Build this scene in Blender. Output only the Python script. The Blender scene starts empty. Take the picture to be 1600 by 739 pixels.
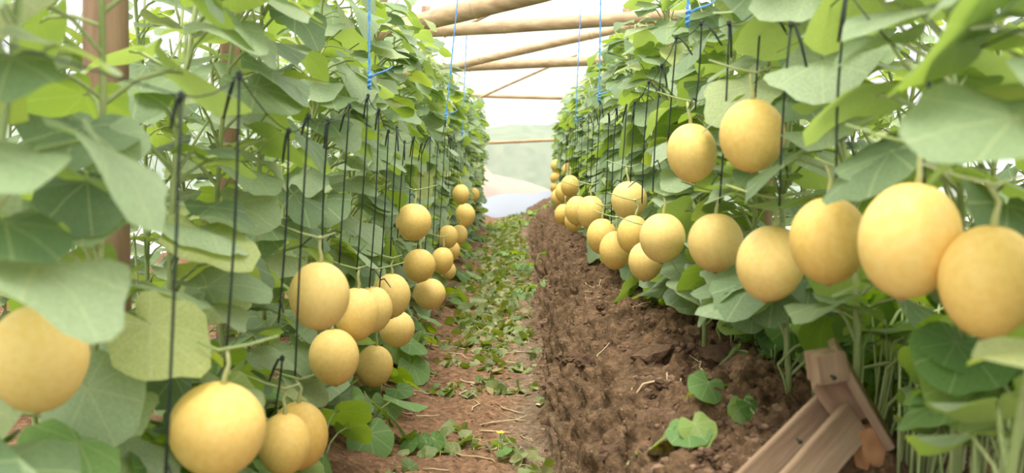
import bpy, bmesh, math, random
from mathutils import Vector, Matrix, noise

# ------------------------------------------------------------------ camera
scene = bpy.context.scene
COL = scene.collection
W, H, F = 1600.0, 739.0, 1600.0
CAM = Vector((0.0, 0.0, 0.86))
VPX, VPY, ROLL = 812.0, 258.0, math.radians(2.0)
Yc = Vector(((VPX - W / 2) / F, (H / 2 - VPY) / F, -1)).normalized()
Zc = Vector((math.sin(ROLL), math.cos(ROLL), 0))
Zc = (Zc - Yc * Zc.dot(Yc)).normalized()
Xc = Yc.cross(Zc)
R3 = Matrix((Xc, Yc, Zc))
cd = bpy.data.cameras.new('camera')
cam = bpy.data.objects.new('camera', cd)
COL.objects.link(cam)
cam.matrix_world = Matrix.Translation(CAM) @ R3.to_4x4()
cd.sensor_width = 36.0
cd.lens = 36.0 * F / W
cd.clip_start = 0.05
cd.clip_end = 200
cd.dof.use_dof = True
cd.dof.focus_distance = 3.9
cd.dof.aperture_fstop = 4.2
scene.camera = cam

# ------------------------------------------------------------------ sky, sun, exposure
world = bpy.data.worlds.new('overcast_sky')
scene.world = world
world.use_nodes = True
bg = world.node_tree.nodes['Background']
bg.inputs[0].default_value = (1.0, 0.985, 0.95, 1)
bg.inputs[1].default_value = 1.2
sd = bpy.data.lights.new('sun', 'SUN')
sd.energy = 5.2
sd.angle = math.radians(28)
sd.color = (1.0, 0.95, 0.85)
sun = bpy.data.objects.new('sun', sd)
COL.objects.link(sun)
sun.rotation_euler = (math.radians(14), math.radians(-6), 0)
scene.view_settings.view_transform = 'Standard'
scene.view_settings.look = 'None'
scene.view_settings.gamma = 1.0
scene.view_settings.use_curve_mapping = False
scene.view_settings.exposure = 0.64

rnd = random.Random(11)


def at(px, py, y):
    v = Vector(((px - W / 2) / F, (H / 2 - py) / F, -1))
    d = R3 @ v
    return CAM + d * (y / d.y)


def proj(p):
    q = R3.transposed() @ (Vector(p) - CAM)
    return W / 2 - F * q.x / q.z, H / 2 + F * q.y / q.z, -q.z


# ------------------------------------------------------------------ helpers
class MB:
    """collects geometry for ONE mesh"""
    def __init__(s):
        s.v, s.f, s.m, s.uv = [], [], [], []

    def add(s, vs, fs, mi=0, uvs=None):
        o = len(s.v)
        s.v += [tuple(v) for v in vs]
        s.f += [tuple(i + o for i in f) for f in fs]
        s.m += [mi] * len(fs)
        s.uv += (uvs if uvs else [(9.0, 9.0)] * len(vs))

    def tube(s, pts, r, n=6, mi=0, caps=True):
        pts = [Vector(p) for p in pts]
        rs = r if isinstance(r, (list, tuple)) else [r] * len(pts)
        vs, fs = [], []
        prev = None
        for i, p in enumerate(pts):
            t = (pts[min(i + 1, len(pts) - 1)] - pts[max(i - 1, 0)])
            t = t.normalized() if t.length > 1e-9 else Vector((0, 0, 1))
            a = prev if prev is not None else (Vector((1, 0, 0)) if abs(t.x) < .8 else Vector((0, 1, 0)))
            a = (a - t * a.dot(t)).normalized()
            prev = a
            b = t.cross(a)
            for k in range(n):
                w = 2 * math.pi * k / n
                vs.append(p + (a * math.cos(w) + b * math.sin(w)) * rs[i])
        for i in range(len(pts) - 1):
            for k in range(n):
                k2 = (k + 1) % n
                fs.append((i * n + k, i * n + k2, (i + 1) * n + k2, (i + 1) * n + k))
        if caps:
            fs.append(tuple(range(n))[::-1])
            fs.append(tuple((len(pts) - 1) * n + k for k in range(n)))
        s.add(vs, fs, mi)

    def mesh(s, name, mats, smooth=True):
        me = bpy.data.meshes.new(name)
        me.from_pydata(s.v, [], s.f)
        for m in (mats if isinstance(mats, (list, tuple)) else [mats]):
            me.materials.append(m)
        me.polygons.foreach_set('material_index', s.m)
        me.polygons.foreach_set('use_smooth', [smooth] * len(s.f))
        uvl = me.uv_layers.new(name='UVMap')
        vi = [0] * len(me.loops)
        me.loops.foreach_get('vertex_index', vi)
        flat = []
        for i in vi:
            flat += s.uv[i]
        uvl.data.foreach_set('uv', flat)
        me.update()
        return me


def link(name, me, parent=None, mw=None):
    o = bpy.data.objects.new(name, me)
    COL.objects.link(o)
    if parent is not None:
        o.parent = parent
    if mw is not None:
        o.matrix_basis = mw
    return o


def tag(o, label=None, cat=None, group=None, kind=None):
    if label: o['label'] = label
    if cat: o['category'] = cat
    if group: o['group'] = group
    if kind: o['kind'] = kind
    return o


def empty(name, loc, label=None, cat=None, group=None):
    o = bpy.data.objects.new(name, None)
    COL.objects.link(o)
    o.location = loc
    o.empty_display_size = .05
    return tag(o, label, cat, group)


# ------------------------------------------------------------------ materials
def mat(name):
    m = bpy.data.materials.new(name)
    m.use_nodes = True
    nt = m.node_tree
    nt.nodes.clear()
    out = nt.nodes.new('ShaderNodeOutputMaterial')
    def N(t, **kw):
        n = nt.nodes.new('ShaderNode' + t)
        for k, v in kw.items():
            setattr(n, k, v)
        return n
    def L(a, b):
        nt.links.new(a, b)
    return m, nt, out, N, L


def math_node(N, L, op, a, b=None, c=None):
    n = N('Math', operation=op)
    for i, x in enumerate((a, b, c)):
        if x is None: continue
        if isinstance(x, (int, float)): n.inputs[i].default_value = x
        else: L(x, n.inputs[i])
    return n.outputs[0]


def ramp(N, L, fac, stops):
    r = N('ValToRGB')
    e = r.color_ramp.elements
    while len(e) < len(stops): e.new(.5)
    for i, (p, c) in enumerate(stops):
        e[i].position = p
        e[i].color = (*c, 1)
    if fac is not None: L(fac, r.inputs[0])
    return r.outputs[0]


def leaf_material(name, dark, mid, light, yellow, trans=.42):
    m, nt, out, N, L = mat(name)
    oi = N('ObjectInfo'); ge = N('NewGeometry')
    rr = math_node(N, L, 'FRACT', math_node(N, L, 'ADD', oi.outputs['Random'], ge.outputs['Random Per Island']))
    base = ramp(N, L, rr, [(0, dark), (.4, mid), (.85, light), (1, yellow)])
    tc = N('TexCoord')
    nz = N('TexNoise'); nz.inputs['Scale'].default_value = 38; nz.inputs['Detail'].default_value = 3
    L(tc.outputs['Object'], nz.inputs['Vector'])
    mx = N('MixRGB', blend_type='OVERLAY'); mx.inputs[0].default_value = .35
    L(base, mx.inputs[1]); L(nz.outputs[0], mx.inputs[2])
    # palmate veins from the blade's own coordinates
    sp = N('SeparateXYZ'); L(tc.outputs['UV'], sp.inputs[0])
    ang = math_node(N, L, 'ARCTAN2', sp.outputs[1], sp.outputs[0])
    rad = math_node(N, L, 'POWER', math_node(N, L, 'ADD', math_node(N, L, 'MULTIPLY', sp.outputs[0], sp.outputs[0]), math_node(N, L, 'MULTIPLY', sp.outputs[1], sp.outputs[1])), .5)
    step = .78
    fr = math_node(N, L, 'PINGPONG', math_node(N, L, 'ADD', ang, step * 8), step / 2)
    # pingpong: 0 at multiples of step
    dist = math_node(N, L, 'MULTIPLY', fr, rad)
    vein = math_node(N, L, 'LESS_THAN', dist, .011)
    mv = N('MixRGB'); L(math_node(N, L, 'MULTIPLY', vein, .28), mv.inputs[0]); L(mx.outputs[0], mv.inputs[1])
    mv.inputs[2].default_value = (.50, .56, .30, 1)
    # paler underside
    mb = N('MixRGB'); L(math_node(N, L, 'MULTIPLY', ge.outputs['Backfacing'], .6), mb.inputs[0]); L(mv.outputs[0], mb.inputs[1])
    mb.inputs[2].default_value = (.27, .40, .10, 1)
    pb = N('BsdfPrincipled'); L(mb.outputs[0], pb.inputs['Base Color'])
    pb.inputs['Roughness'].default_value = .55
    pb.inputs['Specular IOR Level'].default_value = .35
    tr = N('BsdfTranslucent')
    hs = N('HueSaturation'); hs.inputs['Saturation'].default_value = 1.35; hs.inputs['Value'].default_value = 1.35; hs.inputs['Hue'].default_value = .475
    L(mb.outputs[0], hs.inputs['Color']); L(hs.outputs[0], tr.inputs['Color'])
    ms = N('MixShader'); ms.inputs[0].default_value = trans
    L(pb.outputs[0], ms.inputs[1]); L(tr.outputs[0], ms.inputs[2]); L(ms.outputs[0], out.inputs[0])
    return m


def simple(name, stops, scale=20, rough=.6, bump=0, coord='Object', stretch=(1, 1, 1), detail=4, spec=.4, rnd_amt=0):
    m, nt, out, N, L = mat(name)
    tc = N('TexCoord'); mp = N('Mapping'); mp.inputs['Scale'].default_value = stretch
    L(tc.outputs[coord], mp.inputs[0])
    nz = N('TexNoise'); nz.inputs['Scale'].default_value = scale; nz.inputs['Detail'].default_value = detail
    L(mp.outputs[0], nz.inputs['Vector'])
    fac = nz.outputs[0]
    if rnd_amt:
        oi = N('ObjectInfo'); ge = N('NewGeometry')
        rr = math_node(N, L, 'FRACT', math_node(N, L, 'ADD', oi.outputs['Random'], ge.outputs['Random Per Island']))
        fac = math_node(N, L, 'ADD', fac, math_node(N, L, 'MULTIPLY', math_node(N, L, 'SUBTRACT', rr, .5), rnd_amt))
    c = ramp(N, L, fac, stops)
    pb = N('BsdfPrincipled'); L(c, pb.inputs['Base Color'])
    pb.inputs['Roughness'].default_value = rough
    pb.inputs['Specular IOR Level'].default_value = spec
    if bump:
        b = N('Bump'); b.inputs['Strength'].default_value = bump; b.inputs['Distance'].default_value = .01
        L(nz.outputs[0], b.inputs['Height']); L(b.outputs[0], pb.inputs['Normal'])
    L(pb.outputs[0], out.inputs[0])
    return m


M_LEAF = leaf_material('melon_leaf_green', (.13, .205, .095), (.24, .335, .175), (.36, .455, .28), (.38, .44, .17))
M_LOWLEAF = leaf_material('low_leaf_green', (.09, .19, .05), (.15, .28, .085), (.23, .37, .13), (.29, .38, .09))
M_LITTER = leaf_material('wilted_leaf', (.09, .14, .04), (.165, .215, .075), (.27, .285, .13), (.36, .27, .14), trans=.25)
M_STEM = simple('green_stem', [(.3, (.26, .34, .12)), (.7, (.42, .47, .22))], 14, .55, rnd_amt=.4)
M_STALK = simple('fruit_stalk', [(.3, (.33, .38, .14)), (.7, (.50, .48, .22))], 40, .6)
M_CORD = simple('black_cord', [(.3, (.012, .022, .016)), (.7, (.03, .045, .034))], 60, .55, spec=.3)
M_BLUE = simple('blue_twine', [(.3, (.05, .25, .72)), (.7, (.16, .42, .86))], 90, .5)
M_DRY = simple('dry_straw', [(.3, (.34, .25, .14)), (.7, (.58, .47, .30))], 30, .8, rnd_amt=.5)
M_FLOWER = simple('yellow_petal', [(.3, (.75, .48, .04)), (.7, (.85, .62, .08))], 30, .6)
M_SCAR = simple('blossom_scar', [(.3, (.30, .20, .09)), (.7, (.42, .29, .13))], 80, .8)
M_CLOD = simple('soil_clod', [(.25, (.085, .052, .034)), (.55, (.16, .098, .062)), (.8, (.25, .165, .11))], 22, .95, .6, spec=.1, rnd_amt=.5)
M_WOOD = simple('sawn_wood', [(.3, (.21, .135, .08)), (.6, (.33, .225, .145)), (.8, (.43, .32, .22))], 9, .75, .25, stretch=(5, 5, .5))
M_WOODEND = simple('orange_end_grain', [(.3, (.36, .17, .075)), (.7, (.50, .27, .13))], 40, .75, .2)
M_BARK = simple('weathered_post', [(.3, (.20, .12, .075)), (.6, (.34, .22, .14)), (.8, (.44, .31, .21))], 10, .85, .4, stretch=(3, 3, .5))
M_BAMBOO = simple('pale_pole', [(.3, (.34, .22, .12)), (.6, (.48, .34, .20)), (.8, (.58, .44, .28))], 8, .6, .15, stretch=(.6, 4, 4))
M_HEDGE = simple('distant_hedge', [(.3, (.10, .17, .08)), (.7, (.22, .30, .16))], 5, .9, .5)
M_EARTH = simple('distant_earth', [(.3, (.52, .33, .24)), (.7, (.66, .46, .36))], 2, .95)
M_OUT = simple('outside_ground', [(.3, (.25, .26, .16)), (.7, (.36, .34, .22))], 1.5, .95)


def melon_material():
    m, nt, out, N, L = mat('yellow_melon_rind')
    tc = N('TexCoord'); oi = N('ObjectInfo')
    ad = N('VectorMath', operation='ADD')
    L(tc.outputs['Object'], ad.inputs[0]); L(oi.outputs['Random'], ad.inputs[1])
    n1 = N('TexNoise'); n1.inputs['Scale'].default_value = 13; n1.inputs['Detail'].default_value = 3
    L(ad.outputs[0], n1.inputs['Vector'])
    n2 = N('TexNoise'); n2.inputs['Scale'].default_value = 190; n2.inputs['Detail'].default_value = 2
    L(ad.outputs[0], n2.inputs['Vector'])
    fac = math_node(N, L, 'ADD', math_node(N, L, 'MULTIPLY', n1.outputs[0], .75), math_node(N, L, 'MULTIPLY', oi.outputs['Random'], .3))
    c = ramp(N, L, fac, [(.25, (.78, .50, .125)), (.5, (.83, .575, .175)), (.75, (.86, .64, .24))])
    mx = N('MixRGB', blend_type='MULTIPLY'); mx.inputs[0].default_value = .18
    L(c, mx.inputs[1]); L(ramp(N, L, n2.outputs[0], [(.35, (.75, .7, .6)), (.65, (1, 1, 1))]), mx.inputs[2])
    pb = N('BsdfPrincipled'); L(mx.outputs[0], pb.inputs['Base Color'])
    pb.inputs['Roughness'].default_value = .5
    pb.inputs['Specular IOR Level'].default_value = .3
    b = N('Bump'); b.inputs['Strength'].default_value = .12; b.inputs['Distance'].default_value = .002
    L(n2.outputs[0], b.inputs['Height']); L(b.outputs[0], pb.inputs['Normal'])
    L(pb.outputs[0], out.inputs[0])
    return m


def soil_material():
    m, nt, out, N, L = mat('garden_soil')
    ge = N('NewGeometry')
    sp = N('SeparateXYZ'); L(ge.outputs['Position'], sp.inputs[0])
    def nz(scale, det=5, rough=.6):
        n = N('TexNoise'); n.inputs['Scale'].default_value = scale; n.inputs['Detail'].default_value = det; n.inputs['Roughness'].default_value = rough
        L(ge.outputs['Position'], n.inputs['Vector']); return n.outputs[0]
    big, fine, peb = nz(4), nz(36, 6, .7), nz(120, 2)
    xw = math_node(N, L, 'ADD', sp.outputs[0], math_node(N, L, 'MULTIPLY', math_node(N, L, 'SUBTRACT', big, .5), .35))
    # reddish crumb soil on the left, grey trampled mud in the trench, dark brown dug soil on the right
    hue = ramp(N, L, math_node(N, L, 'MULTIPLY_ADD', xw, .5, .5), [(.30, (.25, .145, .088)), (.47, (.28, .165, .10)), (.53, (.24, .18, .125)), (.575, (.165, .108, .064)), (.75, (.18, .112, .066))])
    var = ramp(N, L, fine, [(.28, (.32, .30, .28)), (.5, (.85, .83, .80)), (.70, (1.65, 1.58, 1.5))])
    mx = N('MixRGB', blend_type='MULTIPLY'); mx.inputs[0].default_value = 1
    L(hue, mx.inputs[1]); L(var, mx.inputs[2])
    m2 = N('MixRGB'); L(math_node(N, L, 'GREATER_THAN', peb, .70), m2.inputs[0]); L(mx.outputs[0], m2.inputs[1])
    m2.inputs[2].default_value = (.42, .34, .27, 1)
    pb = N('BsdfPrincipled'); L(m2.outputs[0], pb.inputs['Base Color'])
    pb.inputs['Roughness'].default_value = .95
    pb.inputs['Specular IOR Level'].default_value = .12
    b = N('Bump'); b.inputs['Strength'].default_value = 1.0; b.inputs['Distance'].default_value = .02
    L(fine, b.inputs['Height']); L(b.outputs[0], pb.inputs['Normal'])
    L(pb.outputs[0], out.inputs[0])
    return m


def plastic(name, col, clear, refl):
    m, nt, out, N, L = mat(name)
    tc = N('TexCoord'); nz = N('TexNoise'); nz.inputs['Scale'].default_value = 1.3; nz.inputs['Detail'].default_value = 4
    L(tc.outputs['Object'], nz.inputs['Vector'])
    t = N('BsdfTransparent'); t.inputs[0].default_value = (1, 1, 1, 1)
    tl = N('BsdfTranslucent'); tl.inputs[0].default_value = (*col, 1)
    df = N('BsdfDiffuse'); df.inputs[0].default_value = (*col, 1)
    a = N('MixShader'); a.inputs[0].default_value = refl
    L(tl.outputs[0], a.inputs[1]); L(df.outputs[0], a.inputs[2])
    b = N('MixShader')
    L(math_node(N, L, 'ADD', clear - .12, math_node(N, L, 'MULTIPLY', nz.outputs[0], .24)), b.inputs[0])
    L(a.outputs[0], b.inputs[1]); L(t.outputs[0], b.inputs[2])
    L(b.outputs[0], out.inputs[0])
    return m


M_MELON = melon_material()
M_SOIL = soil_material()
M_FILM = plastic('roof_film', (.95, .96, .95), .62, .2)
M_WALLFILM = plastic('wall_film', (.55, .60, .60), .36, .35)
M_SKIRT = plastic('blue_grey_skirt', (.42, .49, .60), .13, .75)

# ------------------------------------------------------------------ ground
END_Y = 16.0


def smooth(a, b, x):
    t = min(1, max(0, (x - a) / (b - a)))
    return t * t * (3 - 2 * t)


def profile(x, y):
    n1 = noise.noise(Vector((x * 1.7, y * 1.1, 3.1)))
    edge = x - .12 - .05 * noise.noise(Vector((0, y * 2.3, 1.7)))
    z = .25 * smooth(0, .24, edge) + .13 * smooth(.16, .55, edge) - .05 * (1 - smooth(1.75, 2.2, y)) * smooth(.2, .4, edge)
    z += .12 * smooth(-.28, -.75, x) if x < -.28 else 0
    if abs(x) > 1.25:
        z -= .22 * smooth(1.25, 1.55, abs(x))
    z += .13 * smooth(13.0, 15.2, y) * smooth(-.6, .3, x) - .12 * smooth(11, 15, y) * smooth(.15, .3, x)
    return z + .02 * n1, edge


def relief(x, y):
    z, edge = profile(x, y)
    dug = smooth(-.06, .08, edge)
    w = .3 + .95 * dug * (1 - .55 * smooth(.45, .8, edge))
    p = Vector((x, y, z))
    q = p + noise.noise_vector(p * 5) * .07
    lump = .5 - abs(noise.noise(q * 8.5))
    k = .060 * lump + .055 * noise.noise(q * 4.5 + Vector((3, 1, 8))) + .022 * (.4 - abs(noise.noise(q * 19 + Vector((5, 2, 1))))) + .013 * noise.noise(q * 48) + .007 * noise.noise(q * 90)
    if -.4 < x < 1.0 and y < 9:
        d1 = noise.voronoi(q * 13)[0]; d2 = noise.voronoi(q * 31 + Vector((2, 5, 1)))[0]
        k += .040 * min(.55, d1[1] - d1[0]) - .008 + .016 * min(.6, d2[1] - d2[0])
    return z, edge, w * k


def ground(x, y, fine=True):
    if not fine: return profile(x, y)[0]
    z, edge, k = relief(x, y)
    return z + k * .8


def build_floor():
    xs = [-3.4 + .1 * i for i in range(25)]
    x = -1.0
    while x < 1.3:
        xs.append(x); x += .0065 if .05 < x < .62 else .018
    xs += [1.3 + .1 * i for i in range(22)]
    ys = []
    y = .2
    while y < END_Y + 1.2:
        ys.append(y); y += max(.011, .0048 * y) if y > 1.4 else .03
    vs = []
    for y in ys:
        for x in xs:
            z, edge, k = relief(x, y)
            wall = smooth(0, .08, edge) * (1 - smooth(.2, .32, edge))
            vs.append((x - k * .75 * wall, y, z + k * (1 - .35 * wall)))
    n = len(xs)
    fs = [(j * n + i, j * n + i + 1, (j + 1) * n + i + 1, (j + 1) * n + i) for j in range(len(ys) - 1) for i in range(n - 1)]
    b = MB(); b.add(vs, fs)
    o = link('floor', b.mesh('floor', M_SOIL))
    tag(o, 'bare soil path dug between two planted beds with a steep bank on the right', 'soil', kind='structure')


build_floor()

# loose clods on the dug bank
clod_meshes = []
for k in range(5):
    bm = bmesh.new()
    bmesh.ops.create_icosphere(bm, subdivisions=3, radius=1)
    for v in bm.verts:
        s = 1 + .6 * noise.noise(v.co * 1.5 + Vector((k * 7.1, 0, 0))) + .38 * noise.noise(v.co * 3.6 + Vector((0, k * 3.3, 0))) + .16 * noise.noise(v.co * 8)
        v.co = Vector((v.co.x * s, v.co.y * s * .85, v.co.z * s * .62))
    me = bpy.data.meshes.new('soil_clod'); bm.to_mesh(me); bm.free()
    me.materials.append(M_CLOD)
    clod_meshes.append(me)
for k in range(110):
    y = 1.9 + 5.0 * rnd.random() ** 1.6
    x = rnd.uniform(.16, .60)
    s = rnd.uniform(.014, .034) if k % 3 else rnd.uniform(.035, .062)
    o = link('soil_clod', clod_meshes[k % 5])
    o.location = (x, y, ground(x, y) - s * .22)
    o.scale = (s, s, s)
    o.rotation_euler = (rnd.uniform(-.4, .4), rnd.uniform(-.4, .4), rnd.uniform(0, 6.3))
    zone = ('on the bank near the trestle' if y < 3 else 'below the mid right bunch' if y < 4.5 else 'below the far right cluster') + (', low on the slope' if x < .36 else ', high on the slope')
    tag(o, 'rough brown clod of soil ' + zone, 'clod', 'loose clods ' + zone)
b = MB()
ico = bmesh.new(); bmesh.ops.create_icosphere(ico, subdivisions=1, radius=1)
iv = [v.co.copy() for v in ico.verts]; ifc = [[v.index for v in f.verts] for f in ico.faces]; ico.free()
for k in range(15000):
    y = 1.8 + 8 * rnd.random() ** 1.9
    x = rnd.uniform(.08, .72) if rnd.random() < .72 else rnd.uniform(-.6, .1)
    s = .003 + .013 * rnd.random() ** 2.2 if x > .1 else rnd.uniform(.002, .007)
    c = Vector((x, y, ground(x, y)))
    q = rnd.uniform(0, 6)
    b.add([c + Vector((v.x * (1 + .3 * math.sin(q + i)), v.y, v.z * .7)) * s for i, v in enumerate(iv)], ifc)
tag(link('soil_crumbs', b.mesh('soil_crumbs', M_CLOD, smooth=False)), 'fine crumbs of soil scattered over the bank and path', 'soil', kind='stuff')

# ------------------------------------------------------------------ greenhouse shell
def sheet(name, p00, p10, p01, p11, nu, nv, amp, material):
    b = MB(); vs = []; fs = []
    p00, p10, p01, p11 = map(Vector, (p00, p10, p01, p11))
    nrm = (p10 - p00).cross(p01 - p00).normalized()
    for j in range(nv + 1):
        for i in range(nu + 1):
            u, v = i / nu, j / nv
            p = (p00 * (1 - u) + p10 * u) * (1 - v) + (p01 * (1 - u) + p11 * u) * v
            p = p + nrm * amp * noise.noise(p * .9)
            vs.append(p)
    for j in range(nv):
        for i in range(nu):
            a = j * (nu + 1) + i
            fs.append((a, a + 1, a + nu + 2, a + nu + 1))
    b.add(vs, fs)
    return link(name, b.mesh(name, material))


for s, nm in ((-1, 'left'), (1, 'right')):
    o = sheet('ceiling', (0, -3, 3.5), (0, END_Y, 3.5), (s * 3.4, -3, 2.4), (s * 3.4, END_Y, 2.4), 30, 10, .05, M_FILM)
    tag(o, 'clear plastic roof film sloping down to the %s' % nm, 'roof film', kind='structure')
    o = sheet('wall_%s' % nm, (s * 3.4, -3, 0), (s * 3.4, END_Y, 0), (s * 3.4, -3, 2.4), (s * 3.4, END_Y, 2.4), 30, 6, .04, M_WALLFILM)
    tag(o, 'milky plastic film side wall behind the %s beds' % nm, 'plastic wall', kind='structure')
b = MB()
# end wall: pentagon as strips
vs, fs = [], []
nx = 40
for j in range(9):
    for i in range(nx + 1):
        x = -3.4 + 6.8 * i / nx
        top = 3.5 - 1.1 * abs(x) / 3.4
        z = -.05 + (top + .05) * j / 8
        vs.append((x, END_Y + .05 * noise.noise(Vector((x * 1.4, z * 1.4, 2))), z))
for j in range(8):
    for i in range(nx):
        a = j * (nx + 1) + i
        fs.append((a, a + 1, a + nx + 2, a + nx + 1))
b.add(vs, fs)
tag(link('wall_end', b.mesh('wall_end', M_WALLFILM)), 'milky translucent plastic film closing the far end of the greenhouse', 'plastic wall', kind='structure')
# skirt at the foot of the end wall
vs, fs = [], []
for j in range(7):
    for i in range(31):
        x = -1.5 + 3.0 * i / 30
        top = .42 + .16 * x + .05 * noise.noise(Vector((x * 2, 0, 9)))
        z = -.05 + (top + .05) * j / 6
        y = END_Y - .12 - .25 * (1 - j / 6) + .05 * noise.noise(Vector((x * 3, z * 3, 5)))
        vs.append((x, y, z))
for j in range(6):
    for i in range(30):
        a = j * 31 + i
        fs.append((a, a + 1, a + 32, a + 31))
b = MB(); b.add(vs, fs)
tag(link('plastic_skirt', b.mesh('plastic_skirt', M_SKIRT)), 'blue-grey plastic sheet draped along the foot of the end wall', 'plastic sheet')

# outside, seen dimly through the film
b = MB(); b.add([(-60, END_Y + .3, -.06), (60, END_Y + .3, -.06), (60, 90, -.06), (-60, 90, -.06)], [(0, 1, 2, 3)])
tag(link('ground_outside', b.mesh('ground_outside', M_OUT)), 'open ground behind the greenhouse', 'ground', kind='structure')


def mound(name, cx, cy, rx, ry, h, seed, material, label, cat, tilt=0):
    b = MB(); vs = []; fs = []
    n = 28; r = 8
    for j in range(r + 1):
        t = j / r * math.pi / 2
        for i in range(n):
            a = 2 * math.pi * i / n
            k = 1 + .25 * noise.noise(Vector((math.cos(a) * 2, math.sin(a) * 2, seed + t * 2)))
            vs.append((cx + rx * math.cos(a) * math.cos(t) * k, cy + ry * math.sin(a) * math.cos(t) * k, -.1 + h * math.sin(t) * k * (1 + tilt * math.cos(a))))
    for j in range(r):
        for i in range(n):
            fs.append((j * n + i, j * n + (i + 1) % n, (j + 1) * n + (i + 1) % n, (j + 1) * n + i))
    b.add(vs, fs)
    tag(link(name, b.mesh(name, material)), label, cat)


mound('earth_mound', -.7, 19, 2.6, 1.2, .95, 3, M_EARTH, 'pinkish earth mound seen dimly through the end film', 'mound', -.4)
mound('hedge', .8, 24, 6, 2, 1.75, 8, M_HEDGE, 'grey-green hedge seen dimly through the end film', 'hedge')
mound('hedge', -9.5, 29, 6, 2, 2.4, 15, M_HEDGE, 'taller hedge to the left outside, beyond the end film', 'hedge')


# ------------------------------------------------------------------ poles
def pole(name, p0, p1, r, material, label, cat, group=None, bumpy=.06, knots=True, sides=12):
    p0, p1 = Vector(p0), Vector(p1)
    t = empty(name, p0, label, cat, group)
    Ln = (p1 - p0).length
    n = max(6, int(Ln / .12))
    side = Vector((noise.noise(p0 * 3.1), noise.noise(p0 * 2.3 + Vector((4, 0, 0))), noise.noise(p0 * 1.7)))
    pts = [(p1 - p0) * (i / n) + side * .03 * math.sin(math.pi * i / n) for i in range(n + 1)]
    rs = [r * (1 + bumpy * noise.noise(Vector((i * .45, p0.x * 9, p0.z * 5)))) for i in range(n + 1)]
    b = MB(); b.tube(pts, rs, sides)
    link('shaft', b.mesh('shaft', material), t)
    if knots:
        k = .35
        while k < Ln - .2:
            c = (p1 - p0) * (k / Ln) + side * .03 * math.sin(math.pi * k / Ln)
            d = (p1 - p0).normalized() * .012
            b = MB(); b.tube([c - d, c, c + d], [r * 1.0, r * 1.09, r * 1.0], sides)
            link('node_ring', b.mesh('node_ring', material), t)
            k += rnd.uniform(.4, .6)
    return t


GB = 'tie beams across the aisle'
def extend(p0, p1, a, b):
    d = (p1 - p0).normalized()
    return p0 - d * a, p1 + d * b


def beam(x0, y0, Y0, x1, y1, Y1, r, label, a=.9, b=.9, group=GB, material=None):
    p, q = extend(at(x0, y0, Y0), at(x1, y1, Y1), a, b)
    pole('wooden_beam', p, q, r, material or M_BAMBOO, label, 'beam', group)


beam(715, 44, 7.3, 940, 30, 7.05, .045, 'thick pale round pole nearest of the level beams over the aisle')
beam(745, 105, 10.3, 895, 98, 10.0, .044, 'pale round pole second of the level beams over the aisle')
beam(758, 149, 14.6, 880, 152, 14.6, .027, 'thin dark pole crossing the aisle just above the milky end film')
beam(765, 223, 15.85, 870, 218, 15.85, .027, 'thin reddish pole crossing the end film at mid height')
beam(660, 32, 5.6, 812, -6, 5.3, .05, 'thick slanting brown pole at the top left of the roof gap', .5, 1.5)
beam(760, 93, 9.2, 925, 56, 8.9, .034, 'slanting pole between the two level beams', .4, .6)
beam(765, 146, 13.5, 860, 104, 13.0, .016, 'thin slanting brace beyond the second level beam', .2, .4)
beam(738, 36, 8.3, 822, -4, 8.0, .013, 'thin slanting lath under the roof, right one of a pair', .3, .8)
beam(752, 18, 8.8, 800, -4, 8.6, .010, 'thin slanting lath under the roof, left one of a pair', .3, .8)


def post(x, y, z1, r, label):
    pole('wooden_post', (x, y, ground(x, y) - .04), (x + rnd.uniform(-.03, .03), y, z1), r, M_BARK, label, 'post', 'posts among the vines', knots=False)


pl = at(181, 140, 1.95)
post(pl.x, pl.y, 2.7, .041, 'reddish brown round post behind the vines at the upper left')
post(-.88, 3.1, 2.6, .03, 'thin reddish post half hidden behind the left vines')
pr = at(1205, 115, 3.0)
post(pr.x, pr.y, 2.6, .024, 'pale post showing between the right vines above the hanging melons')
post(-1.0, 7.3, 2.4, .045, 'post under the left end of the thick level beam')
post(1.0, 7.0, 2.4, .045, 'post under the right end of the thick level beam')
post(-1.0, 10.3, 2.4, .045, 'post under the left end of the second level beam')
post(1.0, 10.0, 2.4, .045, 'post under the right end of the second level beam')
pole('wooden_rail', at(330, 150, 3.2), at(640, 118, 4.9), .022, M_BARK, 'brown horizontal rail half hidden in the upper left vines', 'rail')

# ------------------------------------------------------------------ melons
def melon_mesh(name, ratio, seed, nu=30, nv=20):
    """unit-height rind, base at -0.5"""
    b = MB(); vs = []; fs = []
    for j in range(1, nv):
        t = math.pi * j / nv
        z = math.cos(t)
        r = math.sin(t) * (1 + .03 * z - .02 * z * z)
        zz = z * .5
        if t < .35: zz -= .012 * (1 - t / .35)
        for i in range(nu):
            a = 2 * math.pi * i / nu
            k = 1 + .012 * noise.noise(Vector((math.cos(a), math.sin(a), z + seed)) * 1.3)
            vs.append((.5 * ratio * r * math.cos(a) * k, .5 * ratio * r * math.sin(a) * k, zz * k))
    vs.append((0, 0, .486)); vs.append((0, 0, -.5))
    for j in range(nv - 2):
        for i in range(nu):
            fs.append((j * nu + i, (j + 1) * nu + i, (j + 1) * nu + (i + 1) % nu, j * nu + (i + 1) % nu))
    top, bot = len(vs) - 2, len(vs) - 1
    for i in range(nu):
        fs.append((top, i, (i + 1) % nu))
        o = (nv - 2) * nu
        fs.append((bot, o + (i + 1) % nu, o + i))
    b.add(vs, fs)
    return b.mesh(name, M_MELON)


RIND = {}
def rind(ratio):
    key = round(ratio * 25) / 25
    if key not in RIND:
        RIND[key] = melon_mesh('fruit', key, len(RIND) * 3.7)
    return RIND[key]


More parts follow.
